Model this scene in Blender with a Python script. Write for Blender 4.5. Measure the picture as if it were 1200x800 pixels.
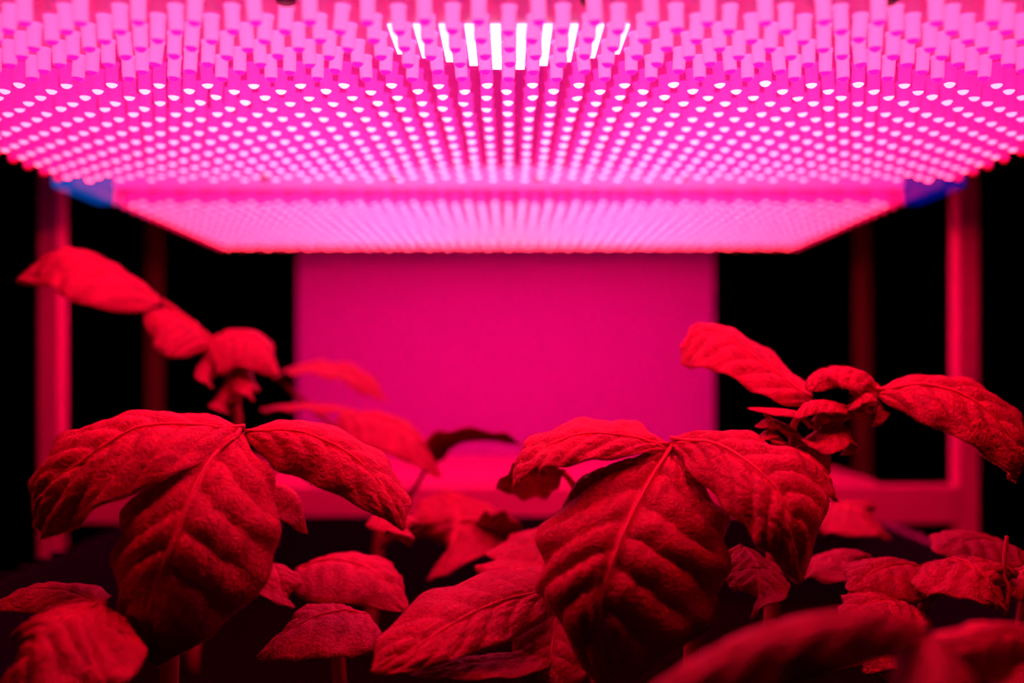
import bpy, bmesh, math, random
import numpy as np
from mathutils import Vector

for o in list(bpy.data.objects):
    bpy.data.objects.remove(o)
SC = bpy.context.scene
COL = SC.collection
random.seed(7)
RNG = np.random.default_rng(7)

# ------------------------------------------------------------------ camera, world, exposure
CZ = 1.20                       # camera height above the floor
FPX = 1200.0                    # focal length in pixels of the 1200 wide frame
VX, VY = 596.0, 430.0           # vanishing point of the panels' long lines
cam_d = bpy.data.cameras.new('camera')
cam_d.sensor_width = 36.0
cam_d.lens = 36.0
cam_d.shift_x = (600 - VX) / 1200.0
cam_d.shift_y = (VY - 400) / 1200.0
cam_d.clip_start = 0.01
cam_d.dof.use_dof = True
cam_d.dof.focus_distance = 0.40
cam_d.dof.aperture_fstop = 3.8
cam = bpy.data.objects.new('camera', cam_d)
COL.objects.link(cam)
cam.location = (0, 0, CZ)
cam.rotation_euler = (math.radians(90), 0, 0)
SC.camera = cam

world = bpy.data.worlds.new('world')
SC.world = world
world.use_nodes = True
world.node_tree.nodes['Background'].inputs[0].default_value = (0.02, 0.0, 0.03, 1)
world.node_tree.nodes['Background'].inputs[1].default_value = 0.02

SC.view_settings.view_transform = 'Standard'
SC.view_settings.look = 'None'
SC.view_settings.exposure = 0.0
SC.view_settings.gamma = 1.0
SC.view_settings.use_curve_mapping = False

LED_POWER = 1.0                 # scales every diode of both panels


# ------------------------------------------------------------------ helpers
def at(px, py, d):
    return np.array([(px - VX) / FPX * d, d, CZ + (VY - py) / FPX * d])


def tag(o, label=None, cat=None, group=None, kind=None):
    if label: o['label'] = label
    if cat: o['category'] = cat
    if group: o['group'] = group
    if kind: o['kind'] = kind
    return o


def empty(name, loc, label, cat, group=None):
    o = bpy.data.objects.new(name, None)
    o.empty_display_size = 0.02
    COL.objects.link(o)
    o.location = loc
    return tag(o, label, cat, group)


def link(name, me, mat, parent=None, smooth=False):
    o = bpy.data.objects.new(name, me)
    COL.objects.link(o)
    if mat is not None:
        for m in (mat if isinstance(mat, (list, tuple)) else [mat]):
            if len(me.materials) < len(mat if isinstance(mat, (list, tuple)) else [mat]):
                me.materials.append(m)
    if parent is not None:
        o.parent = parent
        off = Vector((0, 0, 0))
        p = parent
        while p is not None:
            off += p.location
            p = p.parent
        o.location = -off
    if smooth:
        me.polygons.foreach_set('use_smooth', [True] * len(me.polygons))
    return o


def mesh_np(name, verts, faces):
    me = bpy.data.meshes.new(name)
    me.from_pydata([tuple(v) for v in verts], [], [tuple(f) for f in faces])
    me.update()
    return me


def box_mesh(name, lo, hi, bevel=0.0):
    bm = bmesh.new()
    bmesh.ops.create_cube(bm, size=1)
    for v in bm.verts:
        v.co = Vector([(lo[i] + hi[i]) / 2 + v.co[i] * (hi[i] - lo[i]) for i in range(3)])
    if bevel:
        bmesh.ops.bevel(bm, geom=bm.edges[:], offset=bevel, segments=2, affect='EDGES', profile=0.5)
    me = bpy.data.meshes.new(name)
    bm.to_mesh(me)
    bm.free()
    return me


def spline(pts, n):
    """Catmull-Rom through pts, n samples."""
    p = np.array(pts, float)
    p = np.vstack([2 * p[0] - p[1], p, 2 * p[-1] - p[-2]])
    m = len(p) - 3
    out = []
    for i in range(n):
        s = i / (n - 1) * m
        k = min(int(s), m - 1)
        f = s - k
        a, b, c, d = p[k], p[k + 1], p[k + 2], p[k + 3]
        out.append(0.5 * ((2 * b) + (-a + c) * f + (2 * a - 5 * b + 4 * c - d) * f * f + (-a + 3 * b - 3 * c + d) * f ** 3))
    return np.array(out)


def tube_mesh(name, pts, r0, r1, n=14, seg=8):
    c = spline(pts, n)
    T = np.gradient(c, axis=0)
    T /= np.linalg.norm(T, axis=1)[:, None] + 1e-9
    vs, fs = [], []
    ref = np.array([0.3, 0.9, 0.2])
    for i in range(n):
        a = np.cross(T[i], ref); a /= np.linalg.norm(a) + 1e-9
        b = np.cross(T[i], a)
        r = r0 + (r1 - r0) * i / (n - 1)
        for k in range(seg):
            w = 2 * math.pi * k / seg
            vs.append(c[i] + r * (math.cos(w) * a + math.sin(w) * b))
    for i in range(n - 1):
        for k in range(seg):
            q = (k + 1) % seg
            fs.append((i * seg + k, i * seg + q, (i + 1) * seg + q, (i + 1) * seg + k))
    fs.append(tuple(range(seg))[::-1])
    fs.append(tuple((n - 1) * seg + k for k in range(seg)))
    return mesh_np(name, vs, fs)


# ------------------------------------------------------------------ materials
def new_mat(name):
    m = bpy.data.materials.new(name)
    m.use_nodes = True
    nt = m.node_tree
    return m, nt, nt.nodes, nt.links, nt.nodes['Principled BSDF']


def plain(name, col, rough=0.5, metal=0.0, noise=0.0, scale=40.0, spec=0.5):
    m, nt, N, L, b = new_mat(name)
    b.inputs['Base Color'].default_value = (*col, 1)
    b.inputs['Roughness'].default_value = rough
    b.inputs['Metallic'].default_value = metal
    b.inputs['Specular IOR Level'].default_value = spec
    if noise:
        t = N.new('ShaderNodeTexNoise'); t.inputs['Scale'].default_value = scale
        t.inputs['Detail'].default_value = 5
        r = N.new('ShaderNodeMapRange')
        r.inputs['To Min'].default_value = 1 - noise; r.inputs['To Max'].default_value = 1 + noise
        L.new(t.outputs['Fac'], r.inputs['Value'])
        mx = N.new('ShaderNodeMix'); mx.data_type = 'RGBA'; mx.blend_type = 'MULTIPLY'
        mx.inputs['Factor'].default_value = 1
        mx.inputs['A'].default_value = (*col, 1)
        L.new(r.outputs['Result'], mx.inputs['B'])
        L.new(mx.outputs['Result'], b.inputs['Base Color'])
        bp = N.new('ShaderNodeBump'); bp.inputs['Strength'].default_value = 0.2
        bp.inputs['Distance'].default_value = 0.002
        L.new(t.outputs['Fac'], bp.inputs['Height'])
        L.new(bp.outputs['Normal'], b.inputs['Normal'])
    return m


def glow_mat(name, col_mid, col_edge, strength, rim=0.0, base=(0.5, 0.05, 0.2)):
    """Glow of diode lenses and added parts: middle columns mix red and blue, outer columns turn redder."""
    m, nt, N, L, b = new_mat(name)
    g = N.new('ShaderNodeNewGeometry')
    s = N.new('ShaderNodeSeparateXYZ'); L.new(g.outputs['Position'], s.inputs[0])
    ab = N.new('ShaderNodeMath'); ab.operation = 'ABSOLUTE'; L.new(s.outputs['X'], ab.inputs[0])
    r = N.new('ShaderNodeMapRange'); r.interpolation_type = 'SMOOTHSTEP'
    r.inputs['From Min'].default_value = 0.06; r.inputs['From Max'].default_value = 0.275
    L.new(ab.outputs[0], r.inputs['Value'])
    mx = N.new('ShaderNodeMix'); mx.data_type = 'RGBA'
    mx.inputs['A'].default_value = (*col_mid, 1); mx.inputs['B'].default_value = (*col_edge, 1)
    L.new(r.outputs['Result'], mx.inputs['Factor'])
    L.new(mx.outputs['Result'], b.inputs['Emission Color'])
    if rim:
        lw = N.new('ShaderNodeLayerWeight'); lw.inputs['Blend'].default_value = 0.45
        q = N.new('ShaderNodeMapRange'); q.inputs['To Min'].default_value = strength * LED_POWER
        q.inputs['To Max'].default_value = strength * (1 - rim) * LED_POWER
        L.new(lw.outputs['Facing'], q.inputs['Value'])
        L.new(q.outputs['Result'], b.inputs['Emission Strength'])
    else:
        b.inputs['Emission Strength'].default_value = strength * LED_POWER
    b.inputs['Base Color'].default_value = (*base, 1)
    b.inputs['Roughness'].default_value = 0.12
    return m


M_BODY = glow_mat('diode_body', (2.0, 0.035, 0.54), (2.0, 0.010, 0.34), 1.0, 0.35)
M_TIP = glow_mat('diode_tip', (24.0, 0.95, 1.9), (22.0, 0.50, 1.10), 1.0, 0.0)
M_BODYB = glow_mat('front_diode_body', (2.3, 0.20, 0.74), (2.3, 0.10, 0.56), 1.0, 0.5)  # front rows: brightness at their viewing angle put into the glow colours
M_TIPB = glow_mat('front_diode_tip', (68.0, 0.010, 0.60), (58.0, 0.006, 0.46), 1.0, 0.0)
M_RED = glow_mat('dim_rim_diode_body', (1.8, 0.010, 0.28), (1.8, 0.006, 0.24), 1.0, 0.4)  # rim dimming at a slant put into the outermost diodes' colour
M_REDTIP = glow_mat('dim_rim_diode_tip', (1.2, 0.0, 0.012), (1.2, 0.0, 0.012), 1.0, 0.0)
M_STRIP = glow_mat('board_reflection_glow', (3.0, 1.3, 2.0), (3.0, 0.6, 1.2), 1.0, 0.0)  # no lamp: reflection on the board drawn as emission
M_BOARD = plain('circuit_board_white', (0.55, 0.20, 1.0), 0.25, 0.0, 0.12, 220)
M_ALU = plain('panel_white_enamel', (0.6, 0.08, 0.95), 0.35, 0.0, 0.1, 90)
M_BLUE = glow_mat('added_blue_glow', (0.0, 0.05, 0.36), (0.0, 0.06, 0.40), 1.0, 0.3, (0.0, 0.01, 0.1))  # added glow, stands for blue light on the bracket and panel side
M_BLUED = glow_mat('added_dim_blue_glow', (0.0, 0.004, 0.20), (0.0, 0.004, 0.22), 1.0, 0.3, (0.0, 0.01, 0.1))
M_EDGE = glow_mat('added_pink_glow', (1.2, 0.14, 0.66), (1.2, 0.03, 0.42), 1.0, 0.0)  # emission added to brighten the far panel's front face
M_TIPR = plain('magenta_screw', (0.6, 0.01, 0.4), 0.4)
M_SCREW = plain('screw_dark', (0.03, 0.02, 0.02), 0.4, 0.8)
M_POST = plain('rack_white_paint', (0.95, 0.02, 0.45), 0.45, 0.0, 0.06, 50)
M_POSTR = plain('dark_rear_post', (0.12, 0.02, 0.02), 0.5, 0.0, 0.06, 50)  # darker red-brown than the front posts
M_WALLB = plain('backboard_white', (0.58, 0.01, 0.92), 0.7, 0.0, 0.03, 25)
M_TRAY = plain('trough_plastic', (0.012, 0.003, 0.025), 0.9, 0.0, 0.1, 60, 0.05)
M_SOIL = plain('soil', (0.008, 0.004, 0.004), 0.95, 0.0, 0.6, 160, 0.0)
M_DARK = plain('dark_room_paint', (0.012, 0.006, 0.012), 0.9, 0.0, 0.2, 8, 0.1)


def leaf_mat(name, blade, vein):
    m, nt, N, L, b = new_mat(name)
    a = N.new('ShaderNodeAttribute'); a.attribute_name = 'vein'
    tc = N.new('ShaderNodeTexCoord')
    n1 = N.new('ShaderNodeTexNoise'); n1.inputs['Scale'].default_value = 55; n1.inputs['Detail'].default_value = 4
    L.new(tc.outputs['Object'], n1.inputs['Vector'])
    r = N.new('ShaderNodeMapRange'); r.inputs['To Min'].default_value = 0.75; r.inputs['To Max'].default_value = 1.25
    L.new(n1.outputs['Fac'], r.inputs['Value'])
    mx = N.new('ShaderNodeMix'); mx.data_type = 'RGBA'
    mx.inputs['A'].default_value = (*blade, 1); mx.inputs['B'].default_value = (*vein, 1)
    L.new(a.outputs['Fac'], mx.inputs['Factor'])
    ml = N.new('ShaderNodeMix'); ml.data_type = 'RGBA'; ml.blend_type = 'MULTIPLY'; ml.inputs['Factor'].default_value = 1
    L.new(mx.outputs['Result'], ml.inputs['A']); L.new(r.outputs['Result'], ml.inputs['B'])
    L.new(ml.outputs['Result'], b.inputs['Base Color'])
    b.inputs['Roughness'].default_value = 0.55
    b.inputs['Specular IOR Level'].default_value = 0.25
    b.inputs['Sheen Weight'].default_value = 0.0
    vo = N.new('ShaderNodeTexVoronoi'); vo.feature = 'DISTANCE_TO_EDGE'; vo.inputs['Scale'].default_value = 420
    L.new(tc.outputs['Object'], vo.inputs['Vector'])
    vr = N.new('ShaderNodeMapRange'); vr.inputs['From Max'].default_value = 0.2
    L.new(vo.outputs['Distance'], vr.inputs['Value'])
    n2 = N.new('ShaderNodeTexNoise'); n2.inputs['Scale'].default_value = 900; n2.inputs['Detail'].default_value = 3
    L.new(tc.outputs['Object'], n2.inputs['Vector'])
    ad = N.new('ShaderNodeMath'); ad.operation = 'ADD'
    L.new(vr.outputs['Result'], ad.inputs[0]); L.new(n2.outputs['Fac'], ad.inputs[1])
    n3 = N.new('ShaderNodeTexNoise'); n3.inputs['Scale'].default_value = 260; n3.inputs['Detail'].default_value = 4
    n3.inputs['Distortion'].default_value = 0.6
    L.new(tc.outputs['Object'], n3.inputs['Vector'])
    ab = N.new('ShaderNodeMath'); ab.operation = 'MULTIPLY_ADD'; ab.inputs[1].default_value = 2.2
    L.new(n3.outputs['Fac'], ab.inputs[0]); L.new(ad.outputs[0], ab.inputs[2]); ad = ab
    bp = N.new('ShaderNodeBump'); bp.inputs['Strength'].default_value = 0.4; bp.inputs['Distance'].default_value = 0.0006
    L.new(ad.outputs[0], bp.inputs['Height']); L.new(bp.outputs['Normal'], b.inputs['Normal'])
    return m


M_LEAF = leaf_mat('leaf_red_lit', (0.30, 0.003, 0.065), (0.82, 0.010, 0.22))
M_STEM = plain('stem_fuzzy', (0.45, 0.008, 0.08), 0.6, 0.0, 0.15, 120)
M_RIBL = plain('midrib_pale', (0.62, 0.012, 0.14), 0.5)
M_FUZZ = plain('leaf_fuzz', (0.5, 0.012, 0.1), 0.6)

# ------------------------------------------------------------------ the dark room
def struct(name, me, mat):
    return tag(link(name, me, mat), kind='structure')

struct('floor', box_mesh('floor', (-2.5, -1.5, -0.05), (2.5, 3.2, 0)), M_DARK)
struct('wall_back', box_mesh('wall_back', (-2.5, 3.2, 0), (2.5, 3.25, 2.6)), M_DARK)
struct('wall_left', box_mesh('wall_left', (-2.55, -1.5, 0), (-2.5, 3.25, 2.6)), M_DARK)
struct('wall_right', box_mesh('wall_right', (2.5, -1.5, 0), (2.55, 3.25, 2.6)), M_DARK)
struct('ceiling', box_mesh('ceiling', (-2.5, -1.5, 2.6), (2.5, 3.25, 2.65)), M_DARK)

# ------------------------------------------------------------------ rack, backboard, shelf
PX = 0.356
rack = empty('metal_rack', (0, 0.55, 0), 'painted metal rack whose posts and low rail stand behind the plants', 'rack')
for sx in (-1, 1):
    for yy, w in ((0.05, 0.016), (0.80, 0.017), (1.03, 0.014)):
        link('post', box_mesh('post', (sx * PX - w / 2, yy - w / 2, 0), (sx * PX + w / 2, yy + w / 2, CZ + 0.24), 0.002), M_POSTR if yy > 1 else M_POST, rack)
    link('side_rail', box_mesh('side_rail', (sx * PX - 0.009, 0.062, CZ + 0.165), (sx * PX + 0.009, 1.019, CZ + 0.185)), M_POST, rack)
    link('side_rail', box_mesh('side_rail', (sx * PX - 0.009, 0.062, CZ - 0.235), (sx * PX + 0.009, 1.019, CZ - 0.215)), M_POST, rack)
link('low_rail', box_mesh('low_rail', (-PX + 0.0086, 0.790, CZ - 0.121), (PX - 0.0086, 0.809, CZ - 0.092), 0.002), M_POST, rack)
for yy in (0.40, 0.55, 0.76, 0.90):
    link('hanger_bar', box_mesh('hanger_bar', (-PX - 0.01, yy - 0.009, CZ + 0.1851), (PX + 0.01, yy + 0.009, CZ + 0.203)), M_POST, rack)
link('rack_shelf', box_mesh('rack_shelf', (-PX - 0.01, 0.07, CZ - 0.2149), (PX + 0.01, 1.015, CZ - 0.205)), M_POST, rack)

shelf = link('white_shelf', box_mesh('white_shelf', (-0.292, 0.812, CZ - 0.100), (0.292, 1.044, CZ - 0.090), 0.0015), M_POST)
tag(shelf, 'pale lit shelf board behind the low rail, at the foot of the glowing backboard', 'shelf')
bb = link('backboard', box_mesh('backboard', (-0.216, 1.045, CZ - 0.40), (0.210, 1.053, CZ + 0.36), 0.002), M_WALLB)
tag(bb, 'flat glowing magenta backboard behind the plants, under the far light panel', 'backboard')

# ------------------------------------------------------------------ LED panels
A = 0.0092                       # column pitch; rows are staggered by one pitch
TIPZ = CZ + 0.110
BASEZ = CZ + 0.1200
NC = 29


def diode_verts(seg, r=0.0025, length=0.010):
    prof = [(r * 1.12, 0.0), (r * 1.12, -0.0010), (r, -0.0012), (r, -(length - r)),
            (r * 0.90, -(length - r * 0.56)), (r * 0.66, -(length - r * 0.25)), (r * 0.35, -(length - r * 0.063))]
    vs, fs, mi = [], [], []
    for (q, z) in prof:
        for k in range(seg):
            w = 2 * math.pi * (k + 0.5) / seg
            vs.append((q * math.cos(w), q * math.sin(w), z))
    vs.append((0, 0, -length))
    for i in range(len(prof) - 1):
        for k in range(seg):
            j = (k + 1) % seg
            fs.append((i * seg + k, (i + 1) * seg + k, (i + 1) * seg + j, i * seg + j))
            mi.append(1 if i >= 4 else 0)
    n = len(prof) - 1
    for k in range(seg):
        fs.append((n * seg + k, len(vs) - 1, n * seg + (k + 1) % seg))
        mi.append(1)
    return np.array(vs), fs, mi


def diode_mesh(name, seg, mats, spots=None):
    v, f, mi = diode_verts(seg)
    if spots is None:
        me = mesh_np(name, v, f)
        idx = mi
    else:
        V, F, idx = [], [], []
        for (x, y, z, dm) in spots:
            o = len(V)
            V.extend((v + np.array([x, y, z])).tolist())
            F.extend([tuple(i + o for i in q) for q in f])
            idx.extend([m + dm * 2 for m in mi])
        me = mesh_np(name, V, F)
    for m in mats: me.materials.append(m)
    me.polygons.foreach_set('material_index', idx)
    me.polygons.foreach_set('use_smooth', [True] * len(me.polygons))
    return me


DI_A = diode_mesh('diode', 10, [M_BODY, M_TIP])
DI_B = diode_mesh('front_diode', 10, [M_BODYB, M_TIPB])
DI_R = diode_mesh('dim_rim_diode', 10, [M_RED, M_REDTIP])


def panel(y0, y1, label, individual):
    cx = 0.55
    root = empty('light_panel', (0, (y0 + y1) / 2, BASEZ), label, 'light panel', )
    hw = NC * A + 0.008
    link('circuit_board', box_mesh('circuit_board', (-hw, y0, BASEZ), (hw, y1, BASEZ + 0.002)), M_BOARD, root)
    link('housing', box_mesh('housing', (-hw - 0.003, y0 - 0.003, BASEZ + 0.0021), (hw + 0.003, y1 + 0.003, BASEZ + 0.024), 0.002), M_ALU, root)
    fr = box_mesh('front_lip', (-hw - 0.003, y0 - 0.0032, BASEZ - 0.0006), (hw + 0.003, y0 - 0.0002, BASEZ + 0.0021))
    link('front_lip', fr, M_ALU, root)
    for yy in ((y0 + y1) / 2 - 0.075, (y0 + y1) / 2 + 0.075):
        pass
    spots = []
    ncol = 2 * NC + 1
    for c in range(ncol):
        x = (c - NC) * A
        y = y0 + 0.008 + (A if (c % 2) else 0)
        while y < y1 - 0.004:
            edge = c < 1 or c > ncol - 2 or (not individual and y > y1 - 0.004 - A)
            spots.append((x, y, edge))
            y += 2 * A
    spots = [(x + RNG.normal(0, .0002), y + RNG.normal(0, .0003), e) for (x, y, e) in spots]
    spots.sort(key=lambda s: (s[1], abs(s[0])))
    seen = []
    rest = []
    for (x, y, e) in spots:
        px = VX + x / y * FPX
        if individual and len(seen) < 300 and -10 < px < 1210:
            seen.append((x, y, e))
        else:
            rest.append((x, y, e))
    for (x, y, e) in seen:
        me = DI_R if e else (DI_B if y < 0.402 else DI_A)
        nm = 'front_diode' if me is DI_B else ('dim_rim_diode' if me is DI_R else 'diode')
        o = bpy.data.objects.new(nm, me)
        COL.objects.link(o)
        o.parent = root
        o.location = Vector((x, y, BASEZ)) - root.location
        o.rotation_euler = (RNG.normal(0, .045), RNG.normal(0, .045), RNG.random() * 6)
    mats = [M_BODY, M_TIP, M_BODYB, M_TIPB, M_RED, M_REDTIP]
    sp = [(x, y, BASEZ, 2 if e else (1 if y < 0.402 else 0)) for (x, y, e) in rest]
    st = link('diode_array', diode_mesh('diode_array', 8, mats, sp), None, root)
    st['kind'] = 'stuff'
    # hangers up to the rack's bars
    return root


near = panel(0.3228, 0.612, 'near red and blue diode light panel filling the top of the view', True)
far = panel(0.687, 0.962, 'farther diode light panel, blurred, beyond the near one above the backboard', False)
# glowing strips between the middle columns, added in place of the board's bright reflections
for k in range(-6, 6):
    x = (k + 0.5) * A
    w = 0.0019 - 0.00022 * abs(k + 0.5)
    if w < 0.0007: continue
    link('reflection_strip', box_mesh('reflection_strip', (x - w, 0.358, BASEZ - 0.0008), (x + w, 0.358 + 0.055 - 0.005 * abs(k + .5), BASEZ + 0.0002)), M_STRIP, near)
for px in (335, 692, 1040):
    p = at(px, 1, 0.3345)
    link('screw', tube_mesh('screw', [(p[0], 0.3345, BASEZ + 0.0005), (p[0], 0.3345, BASEZ - 0.0006), (p[0], 0.3345, BASEZ - 0.0014)], 0.0036, 0.0030, 3, 10), M_SCREW, near)
for root, ys in ((near, (0.40, 0.55)), (far, (0.76, 0.90))):
    for sx in (-0.2, 0.2):
        for yy in ys:
            link('hanger_rod', tube_mesh('hanger_rod', [(sx, yy, BASEZ + 0.0235), (sx, yy, CZ + 0.160), (sx, yy, CZ + 0.1851)], 0.003, 0.003, 4, 8), M_ALU, root)
for sx, nm, lb in ((-1, 'blue_bracket', 'blue side bracket with added glow in the gap between the light panels, on the left'),
                   (1, 'blue_bracket', 'blue side bracket with added glow in the gap between the light panels, on the right')):
    x0, x1 = sorted((sx * 0.262, sx * 0.2755))
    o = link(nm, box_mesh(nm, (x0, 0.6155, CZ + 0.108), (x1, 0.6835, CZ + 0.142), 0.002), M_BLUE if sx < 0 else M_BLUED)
    tag(o, lb, 'bracket')

hw = NC * A + 0.008
link('added_edge_glow', box_mesh('added_edge_glow', (-hw - 0.003, 0.6800, BASEZ - 0.001), (hw + 0.003, 0.6837, BASEZ + 0.013), 0.001), M_EDGE, far)  # no lamp: glow added to fill the dark gap at the front
for px in (310, 462, 630, 800):
    p = at(px, 208, 0.679)
    link('screw', tube_mesh('screw', [(p[0], 0.6802, BASEZ + 0.0055), (p[0], 0.679, BASEZ + 0.0055), (p[0], 0.678, BASEZ + 0.0055)], 0.0028, 0.0022, 3, 8), M_TIPR, far)
for sx in (-1, 1):
    x0, x1 = sorted((sx * (hw + 0.0032), sx * (hw + 0.0052)))
    link('side_wall_glow', box_mesh('side_wall_glow', (x0, 0.69, BASEZ - 0.004), (x1, 0.80 if sx < 0 else 0.72, BASEZ + 0.012)), M_BLUE if sx < 0 else M_BLUED, far)  # blue light on the panel's side wall, added as a glowing strip

# ------------------------------------------------------------------ growing trough
trough = empty('growing_trough', (0, 0.45, CZ - 0.205), 'long ribbed plastic growing trough holding the plants under the lights', 'trough')
TX, TY0, TY1, TR = 0.266, 0.14, 0.77, CZ - 0.112
def trough_mesh():
    bm = bmesh.new()
    def bx(lo, hi):
        r = bmesh.ops.create_cube(bm, size=1)
        for v in r['verts']:
            v.co = Vector([(lo[i] + hi[i]) / 2 + v.co[i] * (hi[i] - lo[i]) for i in range(3)])
    z0 = CZ - 0.2049
    bx((-TX, TY0, z0), (TX, TY1, z0 + 0.004))
    bx((-TX, TY0, z0 + 0.004), (-TX + 0.004, TY1, TR)); bx((TX - 0.004, TY0, z0 + 0.004), (TX, TY1, TR))
    bx((-TX + .004, TY0, z0 + 0.004), (TX - .004, TY0 + .004, TR)); bx((-TX + .004, TY1 - .004, z0 + 0.004), (TX - .004, TY1, TR))
    me = bpy.data.meshes.new('trough_body'); bm.to_mesh(me); bm.free()
    return me
link('trough_body', trough_mesh(), M_TRAY, trough)
rib = box_mesh('rib', (0, -0.0035, 0), (0.016, 0.0035, 0.091), 0.001)
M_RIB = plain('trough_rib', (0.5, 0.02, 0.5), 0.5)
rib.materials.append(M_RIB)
rib_shaded = rib.copy(); rib_shaded.materials.clear(); rib_shaded.materials.append(M_TRAY)  # left ribs get a dark copy, shade put into the colour
for sx in (-1, 1):
    y = TY0 + 0.03
    while y < TY1 - 0.01:
        o = bpy.data.objects.new('rib', rib if sx > 0 else rib_shaded); COL.objects.link(o); o.parent = trough
        o.location = Vector((sx * TX - (0.016 if sx < 0 else 0), y, CZ - 0.2049)) - trough.location
        y += 0.022
SOILZ = CZ - 0.172
def soil_mesh():
    nx, ny = 60, 70
    vs, fs = [], []
    for j in range(ny):
        for i in range(nx):
            x = -TX + .0041 + (2 * TX - .0082) * i / (nx - 1); y = TY0 + .0041 + (TY1 - TY0 - .0082) * j / (ny - 1)
            vs.append((x, y, SOILZ + 0.006 * (RNG.random() - .5)))
    for j in range(ny - 1):
        for i in range(nx - 1):
            a = j * nx + i
            fs.append((a, a + 1, a + nx + 1, a + nx))
    return mesh_np('soil', vs, fs)
so = link('soil', soil_mesh(), M_SOIL, trough, True)
so['kind'] = 'stuff'

# ------------------------------------------------------------------ leaves and plants
def vnoise(x, y, seed):
    """cheap smooth noise"""
    s = seed * 12.9898
    return (np.sin(x * 5.1 + s) * np.cos(y * 4.3 + s * 1.7) + 0.6 * np.sin(x * 11.3 + y * 7.7 + s * 2.3)
            + 0.4 * np.cos(x * 19.1 - y * 23.7 + s)) / 2.0


def margins(M, w, tn, tf, up=(0, 0, 1), roll=0.0, peak=0.42):
    """near and far margin of a leaf that runs along the spine M (dense samples)"""
    n = len(M)
    T = np.gradient(M, axis=0); T /= np.linalg.norm(T, axis=1)[:, None] + 1e-9
    U = np.array(up, float)
    t = np.linspace(0, 1, n)
    p = peak / (1 - peak)
    prof = (t ** (0.75 * p) * (1 - t) ** 0.75)
    prof /= prof.max()
    Lm, Rm = np.zeros_like(M), np.zeros_like(M)
    for i in range(n):
        S = np.cross(T[i], U); S /= np.linalg.norm(S) + 1e-9
        if S[1] > 0: S = -S
        Nn = np.cross(S, T[i])
        if Nn @ U < 0: Nn = -Nn
        c, s = math.cos(math.radians(roll)), math.sin(math.radians(roll))
        S, Nn = c * S - s * Nn, s * S + c * Nn
        a, b = math.radians(tn), math.radians(tf)
        Lm[i] = M[i] + w / 2 * prof[i] * (math.cos(a) * S - math.sin(a) * Nn)
        Rm[i] = M[i] + w / 2 * prof[i] * (-math.cos(b) * S - math.sin(b) * Nn)
    return Lm, Rm


LEAF_N = [0]


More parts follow.
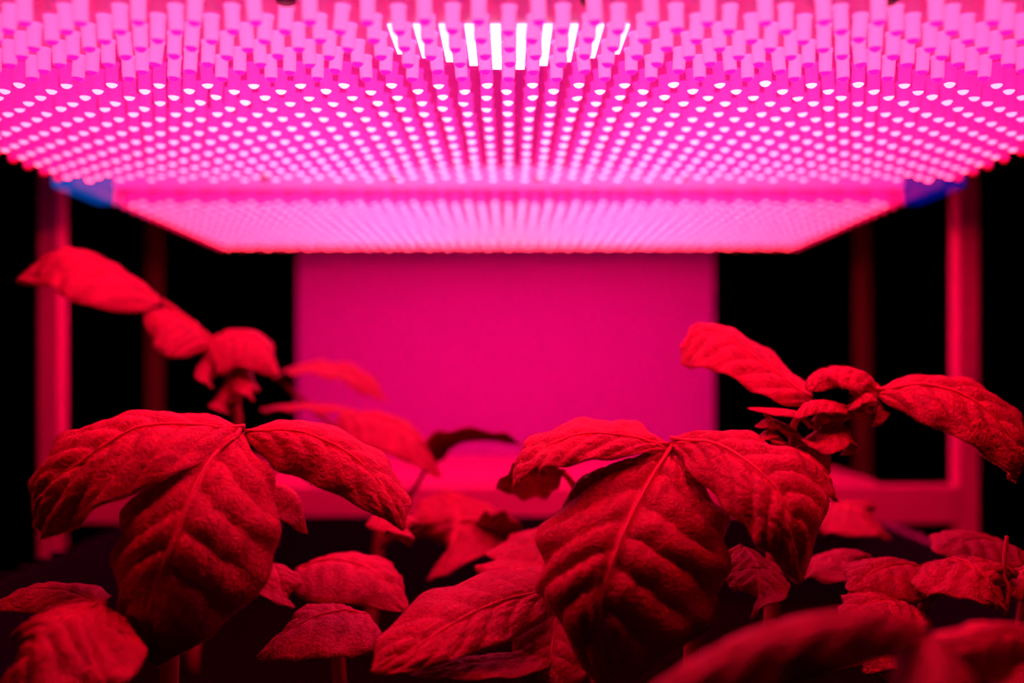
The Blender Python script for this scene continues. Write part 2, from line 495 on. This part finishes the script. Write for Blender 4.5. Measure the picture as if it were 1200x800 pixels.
def leaf(parent, M, L=None, R=None, w=None, tn=25, tf=25, roll=0, up=(0, 0, 1), peak=0.42, nu=44, nv=31, amp=None, nveins=6.6, world=False,
         fuzz=False, name='leaf', hint=(0, -0.45, 1), vk=1.9):
    LEAF_N[0] += 1
    seed = LEAF_N[0]
    conv = (lambda p: np.array(p, float)) if world else (lambda p: at(*p))
    Mc = spline([conv(p) for p in M], nu)
    if L is None:
        Lc, Rc = margins(Mc, w, tn, tf, up, roll, peak)
    else:
        Lc = spline([conv(p) for p in L], nu); Rc = spline([conv(p) for p in R], nu)
    size = np.linalg.norm(Lc - Rc, axis=1).max()
    length = np.linalg.norm(np.diff(Mc, axis=0), axis=1).sum()
    if amp is None: amp = 0.042 * size
    t = np.linspace(0, 1, nu)[:, None]
    u = np.linspace(-1, 1, nv)[None, :]
    # denser samples near the midrib
    u = np.sign(u) * np.abs(u) ** 1.25
    au = np.abs(u)
    a = ((Lc + Rc) / 2 - Mc)[:, None, :]
    b = ((Rc - Lc) / 2)[:, None, :]
    P = Mc[:, None, :] + b * u[..., None] + a * (u ** 2)[..., None]
    dt = np.gradient(P, axis=0); du = np.gradient(P, axis=1)
    Nn = np.cross(du, dt)
    Nn /= np.linalg.norm(Nn, axis=2)[..., None] + 1e-12
    h_ = np.array(hint, float)
    flip = (Nn[nu // 4:3 * nu // 4].reshape(-1, 3).mean(0) @ h_) < 0
    if flip: Nn = -Nn
    side = np.where(u > 0, 0.0, 0.5)
    ph = t * nveins - vk * au ** 1.3 * (1 - 0.3 * t) + side + 0.10 * vnoise(t * 2, u * 1.5, seed)
    f = ph - np.floor(ph)
    dist = np.minimum(f, 1 - f)
    envu = np.clip(au / 0.16, 0, 1) ** 0.8 * np.clip((1.04 - au) / 0.3, 0, 1) ** 0.6
    envt = np.clip(t / 0.07, 0, 1) * np.clip((1 - t) / 0.16, 0, 1) ** 0.7
    h = amp * ((4 * f * (1 - f)) ** 0.55 - 0.6) * envu * envt
    # small cells between the side veins
    g = au * 5.2 + 0.6 * np.floor(ph) + 0.35 * vnoise(t * 3, u * 3, seed + 3)
    gf = np.abs(np.sin(np.pi * g))
    h += 0.42 * amp * (gf ** 0.5 - 0.6) * np.sin(np.pi * f) * envu * envt
    h += 0.22 * amp * vnoise(t * 2.6, u * 1.7, seed + 9) * np.clip(t / 0.1, 0, 1)
    h += 0.75 * amp * np.exp(-(u / 0.032) ** 2) * np.clip((1 - t) / 0.5, 0, 1) - 0.75 * amp * np.exp(-(au / 0.13) ** 2) * envt
    # wavy margin
    h += 0.7 * amp * (au ** 4) * np.sin(t * 26 + seed + 2 * np.sign(u)) * envt
    P = P + Nn * h[..., None]
    vein = np.clip(0.4 + 0.6 * np.exp(-(u / 0.04) ** 2) - 0.4 * np.exp(-(dist / 0.07) ** 2) * np.clip(au / 0.1, 0, 1) * np.clip(1.2 - au, 0, 1) * envt - 0.22 * (gf < 0.22) * envu * envt, 0, 1)  # paler midrib; shade of side-vein and cell creases put into the colour
    idx = np.arange(nu * nv).reshape(nu, nv)
    q = np.stack([idx[:-1, :-1], idx[:-1, 1:], idx[1:, 1:], idx[1:, :-1]], -1).reshape(-1, 4)
    if not flip: q = q[:, ::-1]
    me = mesh_np(name, P.reshape(-1, 3), q.tolist())
    # face normals should point to the upper side
    at_ = me.attributes.new('vein', 'FLOAT', 'POINT')
    at_.data.foreach_set('value', vein.reshape(-1).astype(np.float32))
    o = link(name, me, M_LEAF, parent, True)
    if size > 0.022:
        mid = P[:, nv // 2] + Nn[:, nv // 2] * 0.0001
        rr = 0.00075 * min(1.2, size / 0.05)
        link('midrib', tube_mesh('midrib', mid[::2], rr, rr * 0.35, 20, 6), M_RIBL, o, True)
    sm = o.modifiers.new('thickness', 'SOLIDIFY'); sm.thickness = 0.0005; sm.offset = 0
    if fuzz:
        FUZZ.setdefault(parent.name, (parent, []))[1].append((P, Nn, Lc, Rc, Mc))
    return o


FUZZ = {}


def stem(parent, pts, r0=0.0035, r1=0.002, name='stem', n=16, world=False):
    p = [np.array(q) if world else at(*q) for q in pts]
    return link(name, tube_mesh(name, p, r0, r1, n), M_STEM, parent, True)


def plant(name, root_px, label, group=None):
    """root given as pixel column and depth; stands on the soil"""
    px, d = root_px
    p = at(px, 400, d)
    return empty(name, (p[0], p[1], SOILZ), label, 'plant', group)


def ground(px, d):
    p = at(px, 400, d)
    return 430 + (CZ - SOILZ + 0.004) / d * FPX   # the image row of the soil there


# ---- left front plant
pl = plant('leafy_plant', (196, 0.41), 'broad leaved plant at front left, its three crinkled leaves meeting at one node')
leaf(pl, [(283, 508, .394), (245, 540, .374), (215, 600, .358), (192, 660, .352), (174, 720, .356), (178, 775, .366)],
     [(274, 514, .394), (185, 560, .380), (142, 612, .374), (136, 660, .371), (145, 720, .372), (174, 778, .368)],
     [(286, 512, .394), (318, 560, .384), (326, 612, .376), (318, 665, .371), (275, 722, .367), (182, 782, .367)], nu=64, nv=45, fuzz=True)
leaf(pl, [(286, 505, .396), (235, 498, .390), (180, 497, .383), (140, 511, .378), (99, 536, .375), (55, 564, .377), (40, 605, .385)],
     [(283, 508, .395), (250, 533, .376), (190, 564, .363), (130, 590, .360), (85, 618, .368), (52, 630, .378), (40, 612, .386)],
     [(288, 503, .399), (240, 492, .42), (175, 489, .425), (115, 497, .415), (65, 522, .405), (42, 560, .395), (39, 605, .386)], nu=64, nv=41, fuzz=True)
leaf(pl, [(288, 507, .396), (340, 504, .392), (390, 520, .39), (430, 548, .387), (460, 585, .385), (474, 620, .385)],
     [(289, 512, .395), (318, 545, .388), (355, 562, .384), (395, 580, .381), (440, 603, .381), (473, 622, .385)],
     [(290, 503, .399), (350, 496, .42), (405, 508, .42), (448, 535, .413), (476, 580, .400), (475, 620, .386)], nu=60, nv=41, fuzz=True)
stem(pl, [(196, ground(196, .41), .41), (205, 720, .41), (262, 600, .406), (285, 506, .397)], .004, .0025)

# ---- centre front plant
pc = plant('leafy_plant', (800, 0.415), 'broad leaved plant right of centre with one large round leaf facing forward')
leaf(pc, [(786, 526, .404), (765, 556, .386), (737, 610, .367), (718, 660, .357), (702, 725, .354), (715, 800, .362)],
     [(770, 530, .404), (695, 556, .393), (642, 610, .380), (632, 660, .374), (645, 715, .372), (705, 805, .364)],
     [(795, 538, .404), (838, 585, .393), (852, 625, .385), (849, 675, .379), (825, 735, .373), (730, 808, .364)], nu=70, nv=49, fuzz=True)
leaf(pc, [(788, 516, .404), (840, 520, .389), (885, 548, .374), (914, 578, .366), (932, 615, .362), (937, 682, .368)],
     [(788, 525, .402), (815, 558, .386), (850, 595, .372), (880, 625, .364), (905, 655, .362), (935, 683, .367)],
     [(792, 512, .406), (850, 506, .412), (905, 518, .412), (945, 545, .402), (966, 600, .388), (938, 683, .369)], nu=64, nv=45, fuzz=True)
leaf(pc, [(784, 524, .404), (740, 512, .398), (690, 508, .392), (645, 520, .388), (615, 545, .386), (603, 570, .387)],
     [(784, 527, .402), (735, 535, .384), (690, 541, .376), (650, 548, .374), (620, 556, .379), (604, 571, .387)],
     [(784, 522, .406), (750, 500, .427), (700, 492, .430), (645, 503, .418), (610, 528, .403), (602, 566, .389)], nu=60, nv=39, fuzz=True)
leaf(pc, [(870, 530, .425), (925, 527, .417), (955, 542, .412), (973, 565, .409), (981, 588, .409)], w=.022, tn=50, tf=20, fuzz=True)
leaf(pc, [(870, 640, .42), (885, 660, .41), (890, 690, .40), (880, 725, .40)], w=.026, tn=20, tf=20)
stem(pc, [(800, ground(800, .415), .415), (812, 740, .415), (800, 620, .412), (787, 522, .405)], .004, .0025)
stem(pc, [(812, 700, .415), (840, 640, .42), (870, 530, .425)], .002, .0014, 'petiole')
stem(pc, [(812, 700, .415), (840, 660, .42), (870, 640, .42)], .002, .0014, 'petiole')

# ---- right tall plant
pr = plant('leafy_plant', (900, 0.45), 'tall plant on the right with curled leaves and young buds above the others')
leaf(pr, [(1028, 460, .425), (1080, 450, .42), (1130, 463, .415), (1165, 488, .412), (1195, 526, .41), (1188, 562, .412)],
     [(1030, 466, .424), (1070, 490, .412), (1110, 507, .405), (1150, 530, .402), (1180, 555, .405), (1188, 564, .412)],
     [(1030, 454, .43), (1090, 443, .45), (1145, 452, .45), (1190, 485, .44), (1208, 530, .42), (1190, 562, .413)], nu=60, nv=37, fuzz=True)
leaf(pr, [(950, 468, .44), (915, 440, .445), (880, 415, .45), (850, 395, .455), (820, 390, .46), (798, 412, .462)],
     [(948, 478, .438), (905, 470, .43), (870, 450, .434), (838, 434, .44), (810, 432, .45), (798, 427, .461)],
     [(952, 462, .445), (925, 435, .47), (890, 405, .475), (850, 386, .478), (815, 384, .475), (797, 405, .464)], nu=54, nv=35)
leaf(pr, [(1030, 468, .428), (1020, 442, .43), (990, 430, .43), (962, 436, .428), (950, 458, .424)], w=.030, tn=40, tf=30, fuzz=True)
leaf(pr, [(1000, 480, .43), (975, 470, .425), (950, 472, .422), (930, 490, .42)], w=.018, tn=35, tf=20)
leaf(pr, [(960, 505, .43), (940, 485, .428), (915, 480, .425), (876, 478, .43)], w=.012, tn=30, tf=10)
leaf(pr, [(985, 495, .43), (975, 510, .422), (960, 520, .42), (940, 515, .418)], w=.016, tn=35, tf=10)
leaf(pr, [(930, 530, .435), (915, 515, .43), (905, 505, .43), (895, 515, .425)], w=.012, tn=30, tf=10)
leaf(pr, [(985, 500, .43), (992, 505, .43), (993, 520, .432), (985, 533, .434)], w=.014, tn=60, tf=60)
leaf(pr, [(1030, 470, .428), (1030, 478, .425), (1026, 490, .425), (1022, 500, .426)], w=.010, tn=60, tf=60)
for pts, w_, t1, t2 in (
        ([(945, 520, .44), (925, 500, .434), (905, 492, .43), (885, 500, .428)], .015, 35, 10),
        ([(960, 515, .438), (950, 540, .43), (940, 555, .428), (925, 565, .428)], .018, 40, 20),
        ([(1000, 490, .43), (1005, 470, .424), (1015, 462, .42), (1028, 470, .418)], .016, 45, 10),
        ([(950, 500, .436), (965, 480, .428), (985, 478, .424), (1002, 488, .422)], .018, 45, 10),
        ([(925, 540, .44), (905, 530, .434), (890, 535, .43), (872, 552, .428)], .016, 40, 10)):
    leaf(pr, pts, w=w_, tn=t1, tf=t2, nu=26, nv=17)
stem(pr, [(900, ground(900, .45), .45), (905, 700, .45), (915, 560, .445), (965, 505, .435), (1028, 464, .426)], .0038, .0018, n=22)
stem(pr, [(930, 540, .443), (930, 500, .44), (950, 468, .44)], .0018, .0014, 'petiole')
stem(pr, [(918, 555, .445), (905, 500, .435), (895, 480, .43)], .0015, .001, 'petiole')

# ---- left back tall plant
pb = plant('leafy_plant', (225, 0.58), 'tall blurred plant at back left reaching up beneath the lights')
leaf(pb, [(190, 354, .56), (150, 325, .555), (110, 302, .55), (70, 294, .545), (40, 312, .545), (36, 335, .548)], w=.064, tn=55, tf=8, nu=36, nv=25)
leaf(pb, [(250, 402, .565), (225, 380, .56), (195, 366, .555), (168, 366, .555)], w=.052, tn=62, tf=5, nu=36, nv=25)
leaf(pb, [(240, 400, .565), (270, 390, .56), (305, 402, .555), (326, 440, .555)], w=.052, tn=60, tf=10, nu=36, nv=25)
leaf(pb, [(250, 405, .565), (243, 425, .555), (243, 440, .55), (250, 455, .55)], w=.014, tn=30, tf=30)
leaf(pb, [(280, 420, .565), (288, 445, .555), (292, 455, .55), (298, 470, .55)], w=.016, tn=30, tf=30)
leaf(pb, [(275, 430, .565), (265, 455, .56), (262, 470, .555), (268, 485, .555)], w=.02, tn=40, tf=40)
stem(pb, [(225, ground(225, .58), .58), (235, 640, .58), (276, 520, .578), (270, 450, .572), (255, 405, .565)], .004, .0025)
stem(pb, [(255, 405, .565), (220, 375, .562), (190, 352, .56)], .002, .0015, 'petiole')

# ---- middle back plant
pm = plant('leafy_plant', (430, 0.62), 'blurred plant behind the front left one, thin arched leaves before the backboard')
leaf(pm, [(322, 440, .66), (360, 428, .655), (410, 437, .65), (452, 470, .645)], w=.050, tn=12, tf=-6, nu=34, nv=23)
leaf(pm, [(305, 480, .60), (350, 474, .60), (400, 478, .60), (430, 490, .60)], w=.034, tn=10, tf=5, nu=34, nv=23)
leaf(pm, [(395, 488, .58), (440, 488, .575), (485, 512, .57), (518, 560, .57)], w=.05, tn=35, tf=5, nu=34, nv=23)
leaf(pm, [(500, 548, .60), (530, 520, .595), (570, 514, .59), (612, 520, .59)], w=.05, tn=-18, tf=-4, nu=34, nv=23)
leaf(pm, [(525, 575, .56), (535, 600, .54), (530, 640, .53), (500, 680, .53)], w=.056, tn=15, tf=15, nu=34, nv=23)
leaf(pm, [(552, 622, .545), (575, 625, .54), (598, 630, .536), (616, 645, .535)],
     [(552, 618, .54), (572, 600, .515), (602, 608, .510), (617, 642, .533)],
     [(552, 625, .546), (570, 650, .56), (600, 656, .558), (615, 648, .536)], nu=34, nv=23)
leaf(pm, [(440, 605, .50), (455, 600, .49), (475, 612, .48), (480, 640, .48)], w=.026, tn=30, tf=20, nu=34, nv=23)
stem(pm, [(430, ground(430, .62), .62), (445, 620, .62), (440, 540, .61), (400, 488, .60)], .004, .002)
stem(pm, [(440, 540, .61), (380, 490, .64), (322, 440, .66)], .002, .0014, 'petiole')
stem(pm, [(445, 620, .62), (480, 580, .61), (500, 548, .60)], .002, .0014, 'petiole')
stem(pm, [(445, 640, .62), (500, 600, .58), (525, 575, .56)], .002, .0014, 'petiole')

# ---- plant behind the centre
pd = plant('leafy_plant', (700, 0.52), 'blurred low plant behind the large round leaf, dark leaf underside showing')
leaf(pd, [(662, 552, .475), (640, 556, .468), (612, 560, .464), (582, 570, .462)],
     [(662, 550, .47), (640, 543, .45), (605, 545, .447), (582, 568, .46)],
     [(662, 554, .476), (645, 580, .484), (612, 584, .482), (582, 572, .463)], nu=34, nv=23)
leaf(pd, [(690, 640, .50), (650, 625, .49), (610, 640, .48), (570, 650, .475)], w=.05, tn=20, tf=8, nu=34, nv=23)
leaf(pd, [(690, 650, .50), (640, 660, .47), (600, 665, .45), (575, 690, .44)], w=.05, tn=20, tf=8, nu=34, nv=23)
stem(pd, [(700, ground(700, .52), .52), (700, 700, .52), (690, 600, .51), (660, 552, .48)], .0035, .0016)

# ---- low centre plant
pe = plant('leafy_plant', (660, 0.42), 'low plant at bottom centre, one pointed veined leaf spreading to the left')
leaf(pe, [(648, 690, .402), (590, 703, .387), (540, 725, .373), (490, 755, .363), (436, 788, .36)],
     [(648, 686, .404), (610, 668, .412), (550, 678, .402), (490, 702, .388), (445, 750, .372), (434, 788, .361)],
     [(649, 695, .402), (630, 725, .388), (590, 752, .372), (545, 768, .362), (490, 786, .356), (440, 791, .36)], nu=60, nv=41, fuzz=True)
leaf(pe, [(650, 760, .39), (600, 772, .38), (540, 778, .37), (480, 792, .365)], w=.022, tn=20, tf=5)
leaf(pe, [(655, 700, .405), (650, 740, .39), (645, 780, .38), (640, 830, .375)], w=.034, tn=15, tf=15)
stem(pe, [(660, ground(660, .42), .42), (668, 800, .418), (660, 730, .41), (648, 690, .403)], .0035, .002)

# ---- low left middle plant
pf = plant('leafy_plant', (400, 0.47), 'low dim plant in the shade between the two front plants')
leaf(pf, [(350, 665, .46), (390, 655, .45), (440, 670, .44), (478, 715, .435)], w=.05, tn=35, tf=10, nu=34, nv=23)
leaf(pf, [(320, 660, .44), (325, 675, .43), (330, 695, .425), (345, 712, .425)], w=.02, tn=10, tf=10, nu=34, nv=23)
leaf(pf, [(310, 565, .44), (335, 570, .43), (352, 590, .425), (360, 625, .425)], w=.03, tn=60, tf=60, nu=34, nv=23)
leaf(pf, [(430, 720, .42), (400, 715, .41), (350, 730, .40), (300, 770, .40)], w=.05, tn=30, tf=10, nu=34, nv=23)
stem(pf, [(400, ground(400, .47), .47), (395, 760, .47), (370, 700, .465), (350, 665, .46)], .0035, .002)

# ---- bottom left plant
pg = plant('leafy_plant', (60, 0.40), 'dim low plant in the bottom left corner with wrinkled leaves')
leaf(pg, [(118, 706, .355), (75, 722, .337), (35, 758, .326), (-10, 820, .322)], w=.048, tn=48, tf=22, nu=54, nv=37)
leaf(pg, [(120, 709, .355), (95, 750, .338), (65, 790, .328), (45, 855, .325)], w=.044, tn=25, tf=25, nu=54, nv=37)
leaf(pg, [(114, 704, .358), (75, 690, .385), (25, 692, .39), (-25, 720, .395)], w=.026, tn=35, tf=8)
stem(pg, [(60, ground(60, .40), .40), (95, 810, .395), (121, 755, .37), (119, 707, .356)], .003, .002)

# ---- lower right plants
ph_ = plant('leafy_plant', (1060, 0.47), 'low plant at lower right with veined leaves below the curled one')
leaf(ph_, [(1090, 668, .44), (1060, 660, .43), (1025, 668, .42), (995, 692, .415)], w=.040, tn=40, tf=10, nu=44, nv=29)
leaf(ph_, [(1085, 662, .43), (1120, 655, .415), (1155, 672, .40), (1178, 715, .395)], w=.048, tn=28, tf=15, nu=50, nv=35, fuzz=True)
leaf(ph_, [(1075, 715, .42), (1050, 702, .41), (1020, 705, .40), (985, 722, .395)], w=.034, tn=30, tf=5)
leaf(ph_, [(955, 600, .56), (985, 592, .55), (1015, 602, .54), (1045, 632, .54)], w=.05, tn=30, tf=5, nu=34, nv=23)
leaf(ph_, [(940, 660, .47), (970, 650, .46), (1000, 660, .45), (1020, 690, .45)], w=.045, tn=20, tf=5, nu=34, nv=23)
stem(ph_, [(1060, ground(1060, .47), .47), (1070, 780, .465), (1085, 700, .45), (1088, 664, .435)], .0035, .002)

leaf(ph_, [(1010, 775, .40), (990, 768, .395), (970, 775, .39), (955, 790, .388)], w=.014, tn=20, tf=10)
leaf(ph_, [(1062, 772, .40), (1045, 765, .395), (1028, 770, .39), (1012, 788, .388)], w=.018, tn=25, tf=10)
stem(ph_, [(1066, 800, .467), (1064, 790, .43), (1062, 772, .40)], .0014, .001, 'petiole')
stem(ph_, [(1065, 810, .467), (1040, 800, .43), (1010, 775, .40)], .0014, .001, 'petiole')
pi_ = plant('leafy_plant', (1190, 0.46), 'low plant at the right edge of the view, flat leaves lit along the top')
leaf(pi_, [(1205, 650, .46), (1165, 632, .455), (1130, 632, .45), (1098, 648, .445)], w=.045, tn=25, tf=5, nu=34, nv=23)
leaf(pi_, [(1190, 668, .43), (1205, 665, .425), (1230, 680, .42), (1250, 720, .415)], w=.045, tn=25, tf=5, nu=34, nv=23)
stem(pi_, [(1190, ground(1190, .46), .46), (1195, 760, .46), (1205, 650, .46)], .0035, .002)
stem(pi_, [(1178, 722, .40), (1182, 690, .402), (1176, 670, .405), (1180, 628, .41)], .0009, .0008, 'tendril')

# ---- foreground plants, out of focus
pj = plant('leafy_plant', (1000, 0.285), 'blurred foreground leafy plant along the bottom edge right of centre')
leaf(pj, [(1078, 735, .262), (1010, 720, .256), (920, 738, .25), (840, 770, .245), (765, 815, .243), (715, 860, .243)], w=.028, tn=50, tf=20, nu=40, nv=25)
leaf(pj, [(1080, 740, .262), (1095, 775, .25), (1090, 815, .24), (1075, 850, .235)], w=.022, tn=30, tf=30, nu=40, nv=25)
stem(pj, [(1000, ground(1000, .285), .285), (1050, 900, .28), (1082, 810, .268), (1079, 736, .262)], .003, .002)
pk = plant('leafy_plant', (1200, 0.30), 'blurred purple pink foreground plant in the bottom right corner')
leaf(pk, [(1235, 742, .285), (1180, 742, .275), (1120, 757, .268), (1065, 752, .263)], w=.022, tn=65, tf=0, nu=40, nv=25)
leaf(pk, [(1235, 745, .285), (1215, 790, .265), (1180, 830, .255), (1140, 870, .25)], w=.022, tn=40, tf=20, nu=40, nv=25)
stem(pk, [(1200, ground(1200, .30), .30), (1225, 850, .296), (1236, 743, .286)], .003, .002)

# ---- fuzz: fine hairs on the sharp leaves, one part per plant
for pname, (par, items) in FUZZ.items():
    V, F = [], []
    for (P, Nn, Lc, Rc, Mc) in items:
        nu, nv = P.shape[:2]
        size = np.linalg.norm(Lc - Rc, axis=1).max()
        k = 2600
        ii = RNG.integers(1, nu - 1, k); jj = RNG.integers(0, nv, k)
        edge = RNG.random(k) < 0.35
        jj[edge] = np.where(RNG.random(edge.sum()) < 0.5, 0, nv - 1)
        for a, b, e in zip(ii, jj, edge):
            p = P[a, b] + (P[a + 1, b] - P[a, b]) * RNG.random()
            n = Nn[a, b]
            tdir = P[a + 1, b] - P[a, b]; tdir = tdir / (np.linalg.norm(tdir) + 1e-9)
            out = n * 0.9 + RNG.normal(0, 0.25, 3)
            if e:
                sdir = P[a, b] - P[a, nv // 2]; sdir /= np.linalg.norm(sdir) + 1e-9
                out = out * 0.5 + sdir
            out /= np.linalg.norm(out)
            ln = 0.0007 + 0.0009 * RNG.random()
            sd = np.cross(out, tdir); sd /= np.linalg.norm(sd) + 1e-9
            o = len(V)
            V += [p + sd * 0.00008, p - sd * 0.00008, p + out * ln]
            F.append((o, o + 1, o + 2))
    f = link('leaf_fuzz', mesh_np('leaf_fuzz', V, F), M_FUZZ, par)
    f['kind'] = 'stuff'
